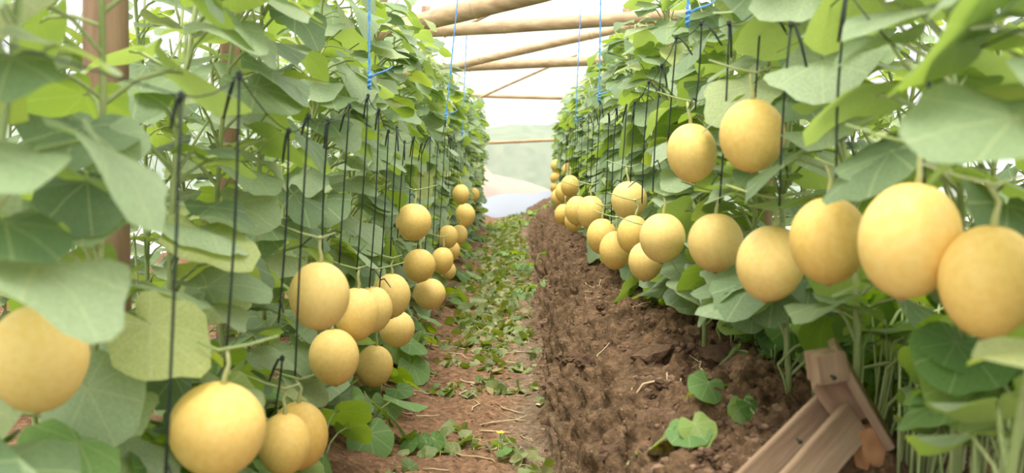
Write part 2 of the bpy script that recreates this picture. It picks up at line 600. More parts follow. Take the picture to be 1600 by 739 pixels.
def stalk_mesh(seed):
    r = random.Random(seed)
    b = MB()
    pts = [(0, 0, -.006), (.001, 0, .012), (r.uniform(-.006, .006), r.uniform(-.004, .004), .03), (r.uniform(-.014, .014), .004, .055)]
    b.tube(pts, [.0052, .004, .0034, .003], 7)
    return b.mesh('stalk', M_STALK)


def branch_mesh(seed):
    r = random.Random(seed)
    b = MB()
    s = r.choice((-1, 1))
    b.tube([(-.03 * s, -.005, .012), (0, 0, 0), (.04 * s, .006, .008), (.085 * s, .014, .022)], [.0016, .0027, .0023, .0016], 6)
    return b.mesh('side_shoot', M_STEM)


STALKS = [stalk_mesh(i) for i in range(5)]
BRANCH = [branch_mesh(i) for i in range(5)]
sb = MB(); sb.tube([(0, 0, .001), (0, 0, -.003)], [.007, .004], 9)
SCAR = sb.mesh('blossom_scar', M_SCAR)

LEFT = 'melons hanging in the left row'
RIGHT = 'melons hanging in the right row'
# px, py, w, h, depth override, side, label
MELONS = [
    (340, 671, 148, 149, 0, 'L', 'largest pale yellow melon, hanging lowest in the near left corner'),
    (444, 694, 76, 98, 1.95, 'L', 'melon half hidden behind the right edge of the near corner melon'),
    (467, 681, 83, 108, 2.12, 'L', 'melon peeping out rightmost of the three in the near left corner'),
    (499, 462, 93, 107, 0, 'L', 'big melon topmost of the left cluster, crossed by a black cord'),
    (557, 491, 66, 84, 2.6, 'L', 'melon in the middle of the left cluster, right of its big one'),
    (582, 484, 56, 74, 2.9, 'L', 'melon tucked behind the middle melon of the left cluster'),
    (612, 462, 52, 70, 3.2, 'L', 'melon at the upper right of the left cluster'),
    (620, 514, 56, 58, 3.55, 'L', 'melon at the right edge of the left cluster, under two others'),
    (522, 558, 79, 89, 0, 'L', 'larger of the two melons hanging lowest in the left cluster'),
    (585, 572, 58, 66, 0, 'L', 'smaller of the two melons hanging lowest in the left cluster'),
    (646, 347, 56, 59, 0, 'L', 'melon hanging alone and higher beyond the left cluster'),
    (655, 415, 51, 53, 0, 'L', 'melon beneath the lone high melon of the left row'),
    (671, 459, 52, 49, 4.3, 'L', 'squat melon hanging low just above the red soil of the path'),
    (691, 407, 32, 42, 4.9, 'L', 'melon half hidden on the right of the one beneath the lone melon'),
    (701, 423, 22, 28, 5.9, 'L', 'small melon showing under two others beside the path'),
    (706, 392, 24, 31, 6.6, 'L', 'far left melon seen low at the end of the row beside litter'),
    (700, 370, 31, 37, 0, 'L', 'far left melon behind thin cords, left of a paired one'),
    (717, 367, 24, 32, 7.0, 'L', 'far left melon behind thin cords, right of a paired one'),
    (727, 336, 30, 37, 7.1, 'L', 'largest melon of the far end group in the left row'),
    (720, 304, 25, 32, 0, 'L', 'topmost melon of the far end group in the left row, crossed by cords'),
    (740, 304, 17, 22, 0, 'L', 'small melon beside the topmost one at the far left end'),
    (742, 324, 15, 20, 0, 'L', 'tiny melon on the aisle edge below the topmost far left ones'),
    (739, 345, 15, 19, 0, 'L', 'tiny melon on the aisle edge under the far left group'),
    (730, 357, 15, 19, 0, 'L', 'tiny lowest melon of the far left group'),
    (1421, 376, 150, 184, 1.3, 'R', 'very large melon at the right edge of the photo'),
    (1295, 376, 121, 137, 0, 'R', 'large melon second from the right edge of the photo'),
    (1204, 412, 105, 120, 0, 'R', 'large melon hanging lowest of the near right row'),
    (1118, 379, 87, 93, 0, 'R', 'melon left of the lowest large one in the right row'),
    (1175, 212, 99, 115, 0, 'R', 'larger of the two melons hanging high on the right'),
    (1081, 239, 78, 93, 0, 'R', 'smaller of the two melons hanging high on the right'),
    (1035, 372, 71, 78, 0, 'R', 'front melon of the mid right bunch, overlapping two others'),
    (1009, 408, 54, 62, 3.15, 'R', 'melon hanging lowest of the mid right bunch'),
    (989, 366, 48, 60, 3.35, 'R', 'melon behind the front one of the mid right bunch'),
    (983, 313, 57, 61, 0, 'R', 'melon hanging alone above the mid right bunch'),
    (962, 391, 46, 61, 3.7, 'R', 'melon hanging low left of the mid right bunch'),
    (940, 369, 43, 56, 4.05, 'R', 'melon leftmost of the mid right bunch, over the dark bank'),
    (923, 332, 41, 53, 4.5, 'R', 'rightmost melon of the far right cluster over the bank'),
    (902, 329, 36, 46, 5.0, 'R', 'second melon of the far right cluster over the bank'),
    (897, 345, 30, 34, 5.5, 'R', 'melon lowest of the far right cluster over the bank'),
    (880, 335, 25, 33, 6.5, 'R', 'leftmost melon of the far right cluster over the bank'),
    (891, 291, 27, 35, 6.3, 'R', 'larger melon of the end group above the far right cluster'),
    (881, 300, 26, 33, 6.9, 'R', 'middle melon of the end group above the far right cluster'),
    (873, 309, 24, 30, 7.6, 'R', 'lowest melon of the end group above the far right cluster'),
    (889, 266, 22, 24, 0, 'R', 'upper melon of the end group behind black cords'),
    (868, 278, 16, 20, 0, 'R', 'tiny melon on the aisle edge of the far right end'),
    (869, 259, 15, 20, 0, 'R', 'tiny topmost melon of the far right end'),
    (868, 293, 16, 20, 0, 'R', 'tiny melon low on the aisle edge of the far right end'),
    # the rows go on past the black border of the picture
    (1545, 440, 150, 178, 1.22, 'R', 'large melon beyond the very large one at the far right'),
    (60, 560, 150, 170, 1.3, 'L', 'large melon in the near left row outside the cropped picture'),
]
MEL = []
for k, (px, py, w, h, dep, side, label) in enumerate(MELONS):
    Y = dep or F * .138 / h
    c = at(px, py, Y)
    dist = proj(c)[2]
    hh = h * dist / F
    ratio = min(1.02, max(.84, w / h))
    t = empty('melon', c - Vector((0, 0, hh / 2)), label, 'melon', LEFT if side == 'L' else RIGHT)
    mw = Matrix.Translation((0, 0, hh / 2)) @ Matrix.Rotation(rnd.uniform(0, 6), 4, 'Z') @ Matrix.Diagonal((hh, hh, hh, 1))
    tilt = Matrix.Translation((0, 0, hh / 2)) @ Matrix.Rotation(rnd.uniform(-.12, .12), 4, 'Y') @ Matrix.Translation((0, 0, -hh / 2))
    fm = tilt @ mw; fo = link('fruit', rind(ratio), t, fm)
    sm = tilt @ Matrix.Translation((0, 0, hh * .985)); so = link('stalk', STALKS[k % 5], t, sm)
    if h > 40:
        link('side_shoot', BRANCH[k % 5], so, sm.inverted() @ Matrix.Translation((0, 0, hh * .985 + .05)))
        link('blossom_scar', SCAR, fo, fm.inverted() @ tilt)
    MEL.append((px, py, h / 2 * ratio, h / 2, proj(c)[2], c, hh))

# ------------------------------------------------------------------ black cords
CL, CR = 'black cords hanging in the left row', 'black cords hanging in the right row'
# top px,py ; bottom px,py ; depth ; label
def dl(px): return -.43 * F / (px - VPX)
def dr(px): return .43 * F / (px - VPX)

CORDS = [
    (283, 150, 258, 760, 1.26, 'nearest thick black cord left of the corner melon'),
    (374, 118, 350, 590, 1.50, 'black cord holding the largest corner melon by its stalk'),
    (451, 205, 435, 505, 1.92, 'black cord left of the big melon of the left cluster'),
    (441, 560, 430, 640, 1.93, 'short black cord above the half hidden corner melon'),
    (482, 182, 461, 588, 1.96, 'black cord crossing the left side of the big cluster melon'),
    (513, 190, 503, 400, 2.15, 'black cord ending above the big melon of the left cluster'),
    (546, 165, 530, 412, 2.45, 'black cord right above the gap behind the big cluster melon'),
    (575, 150, 557, 425, 2.75, 'black cord hanging straight under the nearest blue twine'),
    (592, 172, 577, 450, 2.85, 'black cord just right of the one under the blue twine'),
    (607, 205, 593, 450, 3.1, 'black cord ending at the upper right cluster melon'),
    (632, 222, 621, 372, 3.7, 'black cord crossing the lone high melon of the left row'),
    (647, 215, 640, 320, 3.9, 'black cord above the top of the lone high melon'),
    (620, 200, 610, 400, 3.3, 'black cord left of the lone high melon'),
    (659, 225, 652, 400, 4.3, 'black cord above the melon beneath the lone one'),
    (672, 215, 664, 390, 4.6, 'black cord just right of the lone high melon'),
    (696, 192, 684, 400, 5.3, 'black cord hanging under the farther blue twine on the left'),
    (684, 225, 676, 385, 5.0, 'black cord left of the one under the farther blue twine'),
    (1324, -14, 1307, 278, 1.46, 'thick black cord rising out of the top right between large melons'),
    (1236, 38, 1218, 322, 1.75, 'black cord tied along the right side of the larger high melon'),
    (1190, 8, 1180, 152, 1.97, 'black cord holding the larger high melon'),
    (1139, 36, 1124, 318, 2.15, 'black cord between the two high melons'),
    (1096, 36, 1086, 172, 2.35, 'black cord with a long loose end above the smaller high melon'),
    (1057, 58, 1043, 232, 2.55, 'black cord left of the smaller high melon'),
    (1034, 102, 1020, 300, 2.8, 'black cord over the mid right bunch, tied below the twine'),
    (1014, 128, 1003, 318, 3.2, 'black cord at the right side of the lone right melon'),
    (992, 160, 985, 285, 3.5, 'black cord above the lone right melon'),
    (979, 165, 968, 300, 3.8, 'black cord left of the lone right melon'),
    (951, 178, 944, 345, 4.2, 'black cord above the leftmost melon of the mid right bunch'),
    (938, 160, 930, 300, 4.6, 'black cord hanging under the middle blue twine on the right'),
    (929, 172, 922, 310, 4.9, 'black cord just left of the one under the middle blue twine'),
    (963, 170, 955, 350, 3.95, 'black cord over the low left melon of the mid right bunch'),
    (1452, 110, 1444, 296, 1.33, 'black cord holding the very large melon at the right edge'),
    (920, 180, 915, 300, 5.3, 'black cord over the gap in the far right cluster'),
    (885, 212, 882, 282, 6.9, 'black cord holding the middle melon of the far right end group'),
    (877, 222, 874, 293, 7.6, 'black cord holding the lowest melon of the far right end group'),
]
GFL, GFR = 'thin far cords left', 'thin far cords right'
for k in range(13):
    u = k / 12
    px = 701 + 48 * u
    CORDS.append((px, 214 + 34 * u + 9 * math.sin(k * 2.3), px - 5, 300 - 6 * u + 22 * math.sin(k * 1.7), dl(px), 'thin black cord in the crowded far end of the left row'))
for k in range(11):
    u = k / 10
    px = 911 - 38 * u
    CORDS.append((px, 184 + 42 * u + 8 * math.sin(k * 2.1), px - 4, 285 - 22 * u + 14 * math.sin(k * 1.3), dr(px), 'thin black cord in the crowded far end of the right row'))
kb = bmesh.new(); bmesh.ops.create_icosphere(kb, subdivisions=1, radius=1)
KNOT = bpy.data.meshes.new('knot'); kb.to_mesh(KNOT); kb.free(); KNOT.materials.append(M_CORD)
TOPS = {'L': [], 'R': []}
for k, (x0, y0, x1, y1, Y, label) in enumerate(CORDS):
    p0, p1 = at(x0, y0, Y), at(x1, y1, Y + .01)
    sd_ = 'L' if x0 < VPX else 'R'
    if y0 < 300: TOPS[sd_].append(p0)
    grp = CL if sd_ == 'L' else CR
    if 'crowded' in label: grp = GFL if sd_ == 'L' else GFR
    r = .0021 if k < 35 else .0019
    t = empty('hanging_cord', p1, label, 'cord', grp)
    b = MB()
    n = 6
    wob = Vector((.004 * math.sin(k), .004, 0))
    b.tube([(p0 - p1) * (1 - i / n) + wob * math.sin(math.pi * i / n) for i in range(n + 1)], r, 5)
    t = link('cord', b.mesh('cord', M_CORD), t)
    link('knot', KNOT, t, Matrix.Translation(p0 - p1) @ Matrix.Diagonal((.0055, .0055, .008, 1)))
    a = rnd.uniform(-1, 1)
    s = -1 if sd_ == 'L' else 1
    ln = rnd.uniform(.035, .075)
    tail = [p0 - p1, p0 - p1 + Vector((s * .004 + a * .008, -.01 * a, -.004)), p0 - p1 + Vector((s * .008 + a * .018, -.03 * a, -ln * .45)), p0 - p1 + Vector((s * .012 + a * .03, -.05 * a, -ln))]
    b = MB(); b.tube(tail, [.002, .0027, .003, .002], 5)
    link('loose_end', b.mesh('loose_end', M_CORD), t)
    if k < 35 and k % 3 != 1:
        a2 = rnd.uniform(-1, 1)
        q = (p0 - p1) * rnd.uniform(.05, .25)
        b = MB(); b.tube([q + Vector((0, -.003, 0)), q + Vector((a2 * .02, -.012, .006)), q + Vector((a2 * .035, -.018, -.006)), q + Vector((a2 * .05, -.02, -.02))], [.002, .0022, .002, .0012], 5)
        link('tie', b.mesh('tie', M_CORD), t)

# support lines running along each row through the knots
for sd_, label in (('L', 'dark support line running along the left row through the cord knots'), ('R', 'dark support line running along the right row through the cord knots')):
    P = sorted(TOPS[sd_], key=lambda p: p.y)
    pts = []
    for a, c in zip(P, P[1:]):
        for i in range(4):
            u = i / 4
            pts.append(a.lerp(c, u) + Vector((0, 0, -.012 * math.sin(math.pi * u))))
    pts.append(P[-1])
    e = 1 if sd_ == 'R' else -1
    pts = [Vector((e * .47, .7, P[0].z + .03))] + pts + [Vector((e * .48, 13.6, P[-1].z))]
    b = MB(); b.tube(pts, .0012, 5)
    tag(link('support_line', b.mesh('support_line', M_CORD)), label, 'cord')

# ------------------------------------------------------------------ blue twines
TW = [
    (577, -60, 577, 140, 2.75, 'blue twine hanging at the upper left with a thick knot'),
    (717, -20, 696, 190, 5.3, 'blue twine farther along the left row, leaning slightly'),
    (1077, -60, 1074, 42, 2.45, 'blue twine nearest on the right, only its knotted end showing'),
    (939, -30, 936, 160, 4.6, 'blue twine hanging in the middle of the right row'),
    (905, 60, 899, 196, 7.0, 'faint far blue twine hanging in the right row'),
    (729, 55, 722, 215, 7.8, 'faint far blue twine hanging in the left row'),
]
for k, (x0, y0, x1, y1, Y, label) in enumerate(TW):
    p0, p1 = at(x0, y0, Y), at(x1, y1, Y)
    p0 = p0 + (p0 - p1).normalized() * max(0, (1.95 - p0.z))
    t = empty('blue_twine', p1, label, 'twine', 'blue twines')
    d = p0 - p1
    b = MB()
    n = 24
    for ph in (0, math.pi):
        b.tube([d * (i / n) + Vector((math.cos(i * 1.9 + ph), math.sin(i * 1.9 + ph), 0)) * .0022 for i in range(n + 1)], .0021, 5)
    t = link('strand', b.mesh('strand', M_BLUE), t)
    b = MB()
    kn = [Vector((.0042 * math.cos(i * 1.3), .0042 * math.sin(i * 1.3), .002 + i * .0026)) for i in range(18)]
    b.tube(kn, .0034, 5)
    link('knot', b.mesh('knot', M_BLUE), t)
    b = MB(); b.tube([(0, 0, .03), (.02, -.01, .042), (.045, -.015, .05), (.062, -.01, .062)], [.0024, .0024, .002, .0012], 5)
    link('loose_end', b.mesh('loose_end', M_BLUE), t)

# ------------------------------------------------------------------ leaves
def leaf_geo(seed, n=24, rings=(.55, 1.0), pet=True, curl=1.0):
    """blade of unit width: leaf base at origin, tip towards +X; petiole runs back and down"""
    r = random.Random(seed)
    droop = r.uniform(.12, .5) * curl
    cup = r.uniform(-.10, .28) * curl
    lob = r.uniform(.015, .045)
    ph = r.uniform(0, 6)
    vs, uvs, fs = [(0, 0, 0)], [(0, 0)], []
    def pt(th, q):
        # cordate, five shallow lobes
        rr = .47 + .13 * math.cos(th) + lob * math.cos(5 * th) * (.6 + .4 * math.cos(th))
        back = abs(abs(th) - math.pi)
        if back < .5: rr *= .30 + .70 * back / .5
        rr *= (1 + .03 * math.sin(9 * th + ph)) * q
        x, y = rr * math.cos(th) * 1.04, rr * math.sin(th)
        z = -droop * max(0, x) ** 2 * 1.3 - cup * y * y + .022 * math.cos(5 * th) * q * q + .05 * math.sin(3 * th + ph) * q * q
        return x, y, z
    for q in rings:
        for i in range(n):
            th = -math.pi + 2 * math.pi * (i + .5) / n
            x, y, z = pt(th, q)
            vs.append((x, y, z)); uvs.append((x, y))
    for i in range(n - 1):
        fs.append((0, 1 + i, 2 + i))
    for k in range(len(rings) - 1):
        a, c = 1 + k * n, 1 + (k + 1) * n
        for i in range(n - 1):
            fs.append((a + i, c + i, c + i + 1, a + i + 1))
    b = MB(); b.add(vs, fs, 0, uvs)
    if pet:
        s = r.uniform(-.1, .1)
        b.tube([(0, 0, -.002), (-.12, s * .3, -.05), (-.32, s, -.26), (-.46, s, -.58)], [.016, .02, .023, .026], 4, 1, caps=False)
        tip = Vector((-.46, s, -.58))
    else:
        tip = Vector((0, 0, 0))
    return b, tip


LEAVES = []
for k in range(9):
    b, tip = leaf_geo(100 + k)
    LEAVES.append((b.mesh('leaf', [M_LEAF, M_STEM]), tip))
LOWLEAVES = []
for k in range(5):
    b, tip = leaf_geo(200 + k, curl=1.2)
    LOWLEAVES.append((b.mesh('leaf', [M_LOWLEAF, M_STEM]), tip))
FAR = [leaf_geo(300 + k, n=12, rings=(.6, 1.0)) for k in range(6)]


def leaf_frame(az, pitch, roll):
    d = Vector((math.cos(az) * math.cos(pitch), math.sin(az) * math.cos(pitch), -math.sin(pitch)))
    up = Vector((0, 0, 1)) + Vector((math.cos(az + 1.57), math.sin(az + 1.57), 0)) * math.tan(roll)
    z = (up - d * up.dot(d)).normalized()
    y = z.cross(d)
    return Matrix((d, y, z)).transposed()


BLUEPTS = [(577, 70, 2.75), (577, 130, 2.75), (577, 10, 2.75), (706, 90, 5.3), (699, 160, 5.3), (712, 40, 5.3), (1075, 10, 2.45), (1075, 35, 2.45), (937, 60, 4.6), (937, 110, 4.6), (936, 150, 4.6)]


def blocks(pos, rot, s, zones=True):
    """would the blade hide a fruit or a twine, or hang into the walkway?"""
    for u, v in ((.25, 0), (.6, 0), (.1, .42), (.1, -.42), (.42, .3), (.42, -.3), (-.15, .3), (-.15, -.3), (.52, .18), (.52, -.18), (-.3, .2), (-.3, -.2), (.3, .45), (.3, -.45)):
        p = pos + rot @ Vector((u * s, v * s, -.4 * max(0, u) ** 2 * s))
        if p.y < .8: return True
        x, y, d = proj(p)
        if zones and 1000 < x < 1310 and y > 500 + (x - 1080) * .40: return True
        if zones and 1255 < x < 1398 and y > 532 and d < 2.0: return True
        if zones and x >= 1398 and y > 700: return True
        if zones and d < 1.95 and 148 < x < 217 and y < 75: return True
        for (mx, my, rx, ry, md, c, hh) in MEL:
            if d < md + .03 and d > md - 2.0 and ((x - mx) / (rx + 3)) ** 2 + ((y - my) / (ry + 3)) ** 2 < 1:
                return True
            if (p - c).length < hh * .5: return True
        for bx_, by_, bd in BLUEPTS:
            if d < bd and abs(x - bx_) < 16 and abs(y - by_) < 34: return True
    return False


def crosses(pts):
    for p in pts:
        x, y, d = proj(p)
        for (mx, my, rx, ry, md, c, hh) in MEL:
            if md - 2 < d < md + .05 and ((x - mx) / (rx + 5)) ** 2 + ((y - my) / (ry + 5)) ** 2 < 1: return True
    return False


def vine_stem(x, y, z0, z1, side, r):
    pts = []
    n = 14
    a, c = r.uniform(0, 6), r.uniform(0, 6)
    for i in range(n + 1):
        u = i / n
        pts.append(Vector((x + .035 * math.sin(4 * u + a), y + .05 * math.sin(5 * u + c), z0 + (z1 - z0) * u)))
    return pts


def sample(pts, u):
    f = u * (len(pts) - 1)
    i = min(int(f), len(pts) - 2)
    return pts[i].lerp(pts[i + 1], f - i)


def plant(x, y, side, label, group, detail, nleaf, z1, size=(.12, .19), seed=0):
    """side=-1 left row (aisle towards +x)"""
    r = random.Random(seed)
    g = ground(x, y, False)
    base = Vector((x, y, g - .02))
    t = empty('melon_vine', base, label, 'vine', group)
    pts = vine_stem(x, y, g - .02, z1, side, r)
    b = MB(); b.tube([p - base for p in pts], [.007 - .003 * i / 14 for i in range(15)], 6)
    link('main_stem', b.mesh('main_stem', M_STEM), t)
    far = MB()
    aisle = 0.0 if side < 0 else math.pi
    made = 0
    for k in range(nleaf):
        for tr_ in range(4):
            u = min(1, max(.03, (k + r.random()) / nleaf))
            node = sample(pts, u)
            az = aisle + r.gauss(0, .85) + (-.6 if side < 0 else .6)
            if r.random() < .22: az += math.pi
            pitch = math.radians(r.gauss(17, 13))
            roll = math.radians(r.gauss(0, 15))
            s = r.uniform(*size) * (1.0 if u < .85 else .8)
            rot = leaf_frame(az, pitch, roll)
            rot4 = rot.to_4x4()
            if detail:
                me, tip = LEAVES[r.randrange(9)]
            else:
                gb, tip = FAR[r.randrange(6)]
            pos = node - rot @ (tip * s)
            # keep walkway open
            tipx = (pos + rot @ Vector((.5 * s, 0, 0))).x
            lim = .40 - .03 * r.random()
            if side < 0 and tipx > -lim: pos.x -= tipx + lim
            if side > 0 and tipx < lim: pos.x += lim - tipx
            if detail and blocks(pos, rot, s): continue
            if not detail and y < 8 and blocks(pos, rot, s): continue
            if detail:
                link('leaf', me, t, Matrix.Translation(pos - base) @ rot4 @ Matrix.Diagonal((s, s, s, 1)))
            else:
                o = len(far.v)
                far.v += [tuple(pos - base + rot @ (Vector(v) * s)) for v in gb.v]
                far.f += [tuple(i + o for i in f) for f in gb.f]
                far.m += gb.m; far.uv += gb.uv
            made += 1
            break
    if not detail:
        for k in range(9):
            node = sample(pts, r.uniform(.05, .9))
            e = node + Vector((side * r.uniform(-.25, .15), r.uniform(-.2, .2), r.uniform(.1, .4)))
            if e.x * side < .47: e.x = .47 * side
            far.tube([node - base, node.lerp(e, .5) - base + Vector((0, 0, -.02)), e - base], [.0042, .0036, .0024], 4, 1)
    if not detail and far.v:
        tag(link('foliage', far.mesh('foliage', [M_LEAF, M_STEM]), t), kind='stuff')
    if detail:
        for k in range(6):
            node = sample(pts, r.uniform(.1, .9))
            az = aisle + r.uniform(-1.3, 1.3); ln = r.uniform(.1, .26)
            e = node + Vector((math.cos(az) * .12, math.sin(az) * ln, ln * r.uniform(.2, 1)))
            if e.x * side < .45: e.x = .45 * side
            if base.y < 1.9 and min(node.z, e.z) < .9: continue
            if crosses([node.lerp(e, i / 8) for i in range(9)]): continue
            b = MB(); b.tube([node - base, node.lerp(e, .5) - base + Vector((0, 0, -.02)), e - base], [.0034, .003, .002], 5)
            link('side_shoot', b.mesh('side_shoot', M_STEM), t)
        # curling tendrils
        for k in range(4):
            node = sample(pts, r.uniform(.15, .95))
            az = aisle + r.uniform(-1.2, 1.2)
            if base.y < 1.9 and node.z < .9: continue
            tp = []
            for i in range(9):
                q = i / 8
                cur = .012 * q * math.sin(q * 11)
                tp.append(node - base + Vector((math.cos(az) * .11 * q + cur, math.sin(az) * .11 * q + .012 * math.cos(q * 11) * q, .05 * q - .07 * q * q)))
            if crosses([p + base for p in tp]): continue
            b = MB(); b.tube(tp, [.0024 - .0016 * i / 8 for i in range(9)], 4)
            link('tendril', b.mesh('tendril', M_STEM), t)
    return t


ORD = 'nearest,second,third,fourth,fifth,sixth,seventh,eighth,ninth,tenth,eleventh,twelfth,thirteenth,fourteenth,fifteenth,sixteenth,seventeenth,eighteenth,nineteenth,twentieth'.split(',')
ORD += ['twenty-' + w for w in ['first'] + ORD[1:9]] + ['thirtieth'] + ['thirty-' + w for w in ['first'] + ORD[1:9]]
for side, nm in ((-1, 'left'), (1, 'right')):
    y, k = 1.12, 0
    while y < 13.4:
        det = y < 6.6
        x = side * (.60 + .03 * math.sin(k * 2.1))
        lab = 'melon vine in the front row %s of the aisle, %s from the viewer' % (nm, ORD[k])
        plant(x, y, side, lab, 'vines of the %s row' % nm, det, 48 if det else 60, (1.50 if side < 0 else 1.56) + .06 * math.sin(k * 3.3), seed=1000 * (side + 2) + k)
        y += .36; k += 1
    # second line of the same bed, and the next bed
    y, k = 1.3, 0
    while y < 13.4:
        plant(side * (.98 + .04 * math.sin(k * 1.3)), y, side, 'melon vine in the second line of the %s bed, behind the front row' % nm, 'back line vines of the %s bed' % nm, False, 40, 1.56, (.09, .15), seed=5000 * (side + 2) + k)
        y += .42; k += 1
    y, k = 1.6, 0
    while y < 13.2:
        plant(side * (1.95 + .05 * math.sin(k)), y, side, 'melon vine in the next bed away on the %s' % nm, 'vines of the next bed %s' % nm, False, 40, 1.6, (.10, .17), seed=9000 * (side + 2) + k)
        y += .55; k += 1


# low bushy plants at the foot of the rows
def low_plant(x, y, n, spread, hgt, size, label, seed, flower=False, name='leafy_plant', group=None, zones=True):
    r = random.Random(seed)
    g = ground(x, y, True)
    base = Vector((x, y, g - .005))
    t = empty(name, base, label, 'plant', group)
    for k in range(n):
        for tr_ in range(5):
            az = r.uniform(0, 6.283)
            rad = spread * math.sqrt(r.random())
            s = r.uniform(*size)
            me, tip = LOWLEAVES[r.randrange(5)]
            rot = leaf_frame(az, math.radians(r.uniform(0, 50)), math.radians(r.uniform(-25, 25)))
            hx, hy = x + rad * math.cos(az), y + rad * math.sin(az)
            pos = Vector((hx, hy, max(ground(hx, hy, False), g - .05) + hgt * r.uniform(.35, 1)))
            if blocks(pos, rot, s, zones): continue
            link('leaf', me, t, Matrix.Translation(pos - base) @ rot.to_4x4() @ Matrix.Diagonal((s, s, s, 1)))
            e = pos + rot @ (tip * s)
            fx, fy = x + (e.x - x) * .65, y + (e.y - y) * .65
            ft = Vector((fx, fy, ground(fx, fy) - .005)) - base
            b = MB(); b.tube([ft, ft.lerp(e - base, .5) + Vector((0, 0, .01)), e - base], [.0032, .0027, .0022], 5)
            link('stem', b.mesh('stem', M_STEM), t)
            break
    if flower:
        c = Vector((0, 0, hgt + .02))
        b = MB(); b.tube([(0, 0, 0), c * .5 + Vector((.004, 0, 0)), c], .002, 5)
        link('stem', b.mesh('stem', M_STEM), t)
        for i in range(5):
            a = i * 1.2566
            u = Vector((math.cos(a), math.sin(a), .5)) * .014
            v = Vector((-math.sin(a), math.cos(a), 0)) * .006
            b = MB(); b.add([c, c + u * .6 + v, c + u * 1.1, c + u * .6 - v], [(0, 1, 2, 3)])
            link('petal', b.mesh('petal', M_FLOWER), t)
    return t


LP = 'leafy growth at the foot of the right row'
RL = [(1430, 600, 1.65), (1350, 560, 1.85), (1430, 500, 1.9), (1280, 545, 2.1), (1330, 490, 2.25), (1215, 520, 2.45), (1250, 480, 2.6), (1150, 490, 2.8), (1180, 455, 3.1), (1110, 460, 3.4), (1080, 440, 3.8), (1530, 560, 1.5), (1560, 650, 1.4), (1440, 680, 1.55), (1425, 640, 1.75), (1418, 590, 1.95), (1452, 610, 1.68)]
RLAB = ['under the very large melon at the right edge', 'above the broken wooden trestle', 'behind the very large right melon', 'left of the wooden trestle top', 'under the second large right melon', 'below the lowest large right melon', 'just behind the lowest large right melon', 'at the bank edge left of the lowest right melon', 'under the melon left of the lowest one', 'at the left end of the leafy bank edge', 'beneath the front melon of the mid right bunch', 'past the right edge, upper', 'past the right edge, lower', 'right of the wooden trestle', 'close beside the cap of the wooden trestle', 'behind the cap of the wooden trestle', 'at the right border, level with the trestle cap']
for k, (px, py, Y) in enumerate(RL):
    p = at(px, py, Y)
    low_plant(max(.5, p.x), p.y, 15, .17, max(.06, p.z - ground(p.x, p.y, False) + .05), (.09, .155) if k < 14 else (.08, .12), 'clump of dark green leaves ' + RLAB[k], 40 + k, group=LP)
LL = [(180, 660, 1.5), (230, 720, 1.6), (330, 560, 1.9), (60, 690, 1.4), (400, 600, 2.2), (470, 620, 2.5), (550, 620, 3.0), (600, 600, 3.4), (640, 540, 4.0), (665, 500, 4.8), (690, 460, 6.0), (705, 430, 7.4), (720, 405, 9), (735, 385, 11)]
LLAB = ['left of the largest corner melon', 'in the near left corner', 'behind the largest corner melon', 'past the left edge', 'above the half hidden corner melons', 'right of the corner melons', 'under the two lowest cluster melons', 'right of the smaller low cluster melon', 'under the right edge of the left cluster', 'beside the red soil under the squat melon', 'on the left verge beyond the squat melon', 'on the left verge by the far litter', 'on the left verge near the end', 'at the end of the left verge']
for k, (px, py, Y) in enumerate(LL):
    p = at(px, py, Y)
    low_plant(min(-.47, p.x), p.y, 13, .15, max(.06, p.z - ground(p.x, p.y, False) + .04), (.09, .15), 'clump of green leaves ' + LLAB[k], 70 + k, group='leafy growth at the foot of the left row')

for px, py, Y, lab in [(790, 356, 13.5, 'in the middle of the far end of the path'), (822, 349, 13.8, 'at the far foot of the bank before the end film'), (838, 342, 14.2, 'on the far top of the bank before the end film'), (768, 362, 13.0, 'at the far left end of the path'), (826, 430, 8.2, 'against the foot of the bank half way along'), (818, 470, 6.6, 'against the foot of the bank beside the litter'), (800, 410, 9.2, 'in the middle of the path half way along')]:
    p = at(px, py, Y)
    low_plant(p.x, p.y, 16, .16, .07, (.05, .09), 'low spreading weed ' + lab, int(px * 3), name='weed', group='weeds on the path', zones=False)

# seedlings on bare soil
for px, py, n, sp, h, sz, lab in [
    (1108, 660, 4, .05, .12, (.08, .105), 'seedling with pale upright leaves on the right bank'),
    (1158, 665, 3, .03, .07, (.06, .08), 'small seedling beside the wooden rails on the bank'),
    (1072, 715, 3, .04, .08, (.075, .095), 'low yellow-green seedling on the near bank'),
    (922, 738, 3, .03, .05, (.045, .065), 'tiny seedling at the foot of the near bank'),
    (992, 748, 2, .02, .04, (.04, .055), 'tiny sprout at the bottom edge on the bank'),
    (655, 705, 5, .06, .05, (.06, .085), 'sprawling seedling on the red soil near the bottom'),
    (780, 725, 5, .04, .06, (.035, .05), 'weed tuft with a yellow flower in the middle of the path'),
    (665, 548, 4, .05, .07, (.07, .10), 'bright green young plant on the red soil by the cluster'),
    (545, 655, 3, .05, .04, (.08, .11), 'flat leaved seedling under the low cluster melons'),
    (1190, 575, 6, .1, .05, (.05, .08), 'patch of yellow-green weeds left of the wooden trestle'),
]:
    # march down the ray until it meets the soil
    Y = 1.2
    while Y < 14:
        p = at(px, py, Y)
        if p.z <= ground(p.x, p.y, False): break
        Y += .03
    low_plant(p.x, p.y, n, sp, h, sz, lab, int(px), flower=('flower' in lab), name='seedling', group='seedlings on the bare soil', zones=False)

# ------------------------------------------------------------------ litter on the path
LIT = []
for k in range(6):
    b, tip = leaf_geo(400 + k, n=14, rings=(.5, 1.0), pet=True, curl=(-2.2, 1.8, 3.0, -3.2, 4.0, 2.4)[k])
    LIT.append(b)
LITM = [b.mesh('wilted_leaf', [M_LITTER, M_DRY]) for b in LIT]


